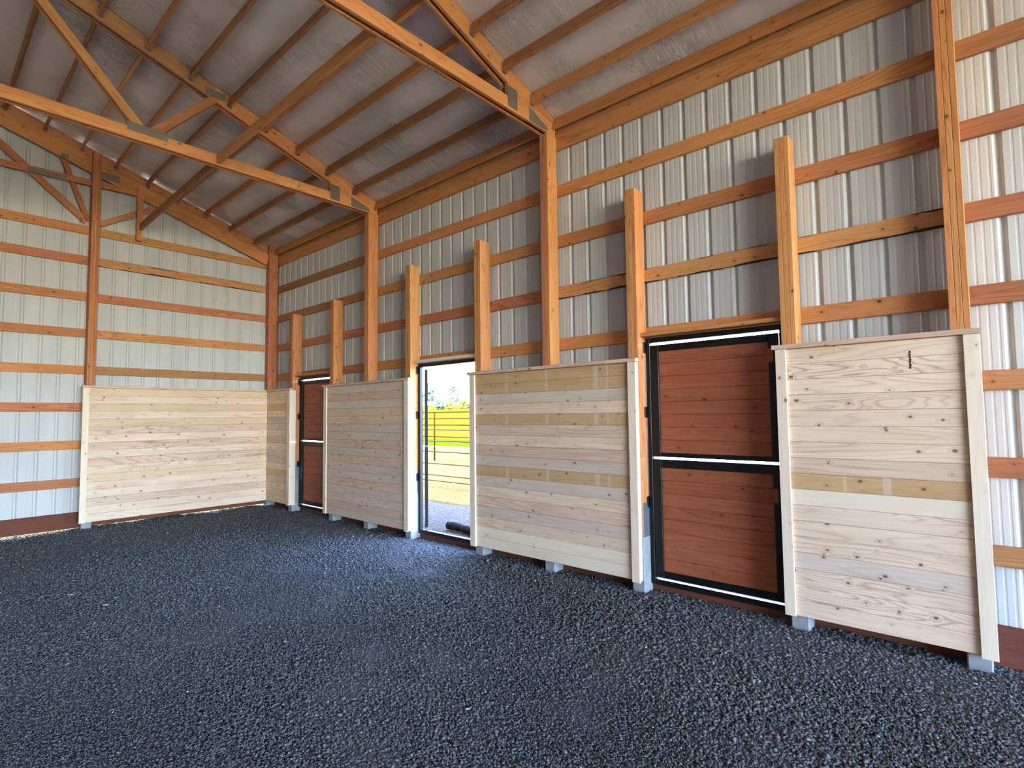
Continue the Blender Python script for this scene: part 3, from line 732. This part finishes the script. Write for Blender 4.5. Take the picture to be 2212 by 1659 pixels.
gb('web', 'fir_red', -3.50, 6.02, -3.15, 5.05, 0.038, 0.080)
gb('collar', 'fir_red', -4.877, 5.640, -2.30, 5.715, 0.038, 0.100, 0.060)
gb('web', 'fir_red', -5.4, 6.06, -6.59, 5.03, 0.038, 0.105)
for (y0, y1, z0, z1) in ((-3.10, -2.74, 5.80, 5.92), (-3.92, -3.45, 5.62, 5.69), (-3.53, -3.43, 5.98, 6.06)):
    gusset(g, (0.0825, y0, z0), (0.0845, y1, z1))
# lateral braces lying on the bottom chords
for a, b, lab in ((0.13, 3.690, 'sawn brace beam from the far truss towards the end wall, its free end hanging over the gable frame'),
                  (3.745, 7.240, 'sawn brace beam running between the two double trusses')):
    o = beam('brace_beam', 'fir_honey' if b > 5 else 'fir_brown', (a, -2.46+(0.03 if a < 1 else 0), 5.112 if a > 1 else 5.10), (b, -2.45, 5.112), 0.038, 0.12, (0, 0, 1), None)
    tag(o, lab, 'beam')

# ------------------------------------------------------------------ outdoors, seen through the open doorway
def hitplane(px, py, yv):
    q = fw + r2*((px-1106)/FPX) + u2*((829.5-py)/FPX); tt = (yv-CP.y)/q.y; return CP + q*tt
def rail_fence(name, label, cat, yv, rails, x0, x1, posts, mat, r_=0.016):
    r = empty(name, ((x0+x1)/2, yv, 0), label, cat)
    for z in rails:
        mb = MB(); mb.tube((x0, yv, z), (x1, yv, z), r_, None, 8); mb.build('rail', M[mat], r, True)
    for x in posts:
        mb = MB(); mb.tube((x, yv, gz(x, yv)-0.3), (x, yv, max(rails)+.03), r_*1.5, None, 8); mb.build('fence_post', M[mat], r, True)
zs = [hitplane(930, y, 3.7).z for y in (1037, 1025, 1000.5, 975, 952, 928)]
xa = hitplane(930, 1000, 3.7).x
rail_fence('pipe_fence', 'thin brown pipe rail fence nearest the open doorway, crossing the sandy ground', 'fence', 3.7, zs, xa-4.2, xa+5.8, (xa-4.2, xa-1.0, xa+5.8), 'pipe_grey', 0.014)
zs = [hitplane(930, y, 9.0).z for y in (943, 918, 904.5, 891)]
xp = hitplane(938.5, 915, 9.0).x
rail_fence('pipe_gate', 'brown pipe gate farther out, in front of the golden field', 'gate', 9.0, zs, xp-2.2, xp+6.0, (xp, xp+6.0), 'pipe', 0.020)
mb = MB(); p = Vector((4.72, 0.62, 0.04)); q = Vector((6.1, 0.50, 0.045)); d = q-p
for i in range(8):
    mb.tube(p+d*(i/8)+Vector((0, 0, 0.006*math.sin(i*1.7))), p+d*((i+1)/8)+Vector((0, 0, 0.006*math.sin((i+1)*1.7))), 0.062+0.004*math.sin(i*2.1), 0.062+0.004*math.sin((i+1)*2.1), 12)
tag(mb.build('log', M['bark'], None, True), 'dark round log lying on the gravel outside the open doorway', 'log')

def blob(mb, c, r, seed):
    rnd = random.Random(seed); n = len(mb.v)
    import mathutils
    k, m = 5, 7
    for i in range(k+1):
        ph = PI*i/k
        for j in range(m):
            th = 2*PI*j/m; rr_ = r*(0.75+0.5*rnd.random())
            mb.v.append((c[0]+rr_*math.sin(ph)*math.cos(th), c[1]+rr_*math.sin(ph)*math.sin(th), c[2]+rr_*0.8*math.cos(ph)))
    for i in range(k):
        for j in range(m):
            mb.f.append((n+i*m+j, n+(i+1)*m+j, n+(i+1)*m+(j+1) % m, n+i*m+(j+1) % m))
def ray_at(px, py, dpt):
    return CP + (fw + r2*((px-1106)/FPX) + u2*((829.5-py)/FPX))*dpt
def tree(name, cat, label, px, pb, pt_, wpx, dpt, mat, nb, open_=0.0, grp=None):
    b = ray_at(px, pb, dpt); tpt = ray_at(px, pt_, dpt); H = tpt.z-b.z; W = wpx*dpt/FPX
    b.z = gz(b.x, b.y)-.3; H = tpt.z-b.z
    r = empty(name, b, label, cat, grp); rnd = random.Random(int(px*10))
    mb = MB()
    if name == 'tree':
        mb.tube(b, b+Vector((0, 0, H*.6)), H*.022, H*.012, 7)
        for i in range(6):
            a = rnd.random()*2*PI; mb.tube(b+Vector((0, 0, H*(.25+.05*i))), b+Vector((math.cos(a)*W*.35, math.sin(a)*W*.35, H*(.55+.06*i))), H*.009, H*.004, 5)
        mb.build('trunk', M['trunk'], r)
    cr = MB()
    for i in range(nb):
        a = rnd.random()*2*PI; f = rnd.random()**0.5; zz = rnd.random()
        if name == 'tree':
            zc = H*(.28+.66*zz); rad_ = W*.5*math.sin(PI*min(.95, .25+.75*zz))*f
        else: zc = H*(.15+.6*zz); rad_ = W*.45*f*(1-.5*zz)
        blob(cr, (b.x+math.cos(a)*rad_, b.y+math.sin(a)*rad_, b.z+zc), W*(0.075 if open_ else .13)*(0.7+.6*rnd.random()), i+int(px))
    cr.build('foliage', M[mat], r)
    return r
tree('tree', 'tree', 'open-crowned grey-green tree standing alone beyond the field', 979, 868, 829, 34, 120, 'leaf_a', 90, 1)
tree('tree', 'tree', 'taller grey-green tree at the hinge side of the doorway view', 926, 868, 826, 26, 118, 'leaf_a', 90)
tree('bush', 'bush', 'low yellow-green bush beyond the field beneath the blue hill', 1003, 871, 858, 28, 115, 'leaf_b', 40)
tree('bush', 'bush', 'low yellow-green bush beyond the field under the open-crowned tree', 970, 871, 860, 26, 114, 'leaf_b', 40)
tree('bush', 'bush', 'grey-green bush beyond the field between the two trees', 948, 871, 855, 28, 116, 'leaf_a', 40)
tree('bush', 'bush', 'yellow-green bush beyond the field at the latch side of the doorway view', 1030, 871, 860, 30, 117, 'leaf_b', 40)
# small pale chips lying on the gravel
for (px, py, L_, lab) in ((151, 1285, .055, 'pale wood chip on the gravel near the end wall panel'), (228, 1307, .055, 'pale wood chip on the gravel, the farther right of the two near the end wall'),
                    (1010, 1532, .022, 'tiny bright wood chip on the gravel in the foreground')):
    q = fw + r2*((px-1106)/FPX) + u2*((829.5-py)/FPX); tt = (0.012-CP.z)/q.z; c = CP + q*tt
    o = beam('wood_chip', 'pine_trim', c-Vector((L_/2, 0.2*L_, 0)), c+Vector((L_/2, 0.2*L_, .004)), .012 if L_ > .03 else .007, .005, (0, 0, 1), None, .001)
    tag(o, lab, 'wood chip')

GR = {'post': 'laminated posts along the walls', 'wall panel': 'plank panels along the walls', 'truss': 'roof trusses', 'beam': 'brace beams on the bottom chords',
      'tree': 'trees beyond the field', 'bush': 'bushes beyond the field', 'wood chip': 'wood chips on the gravel'}
for o in bpy.data.objects:
    if o.parent is None and o.get('category') in GR: o['group'] = GR[o['category']]
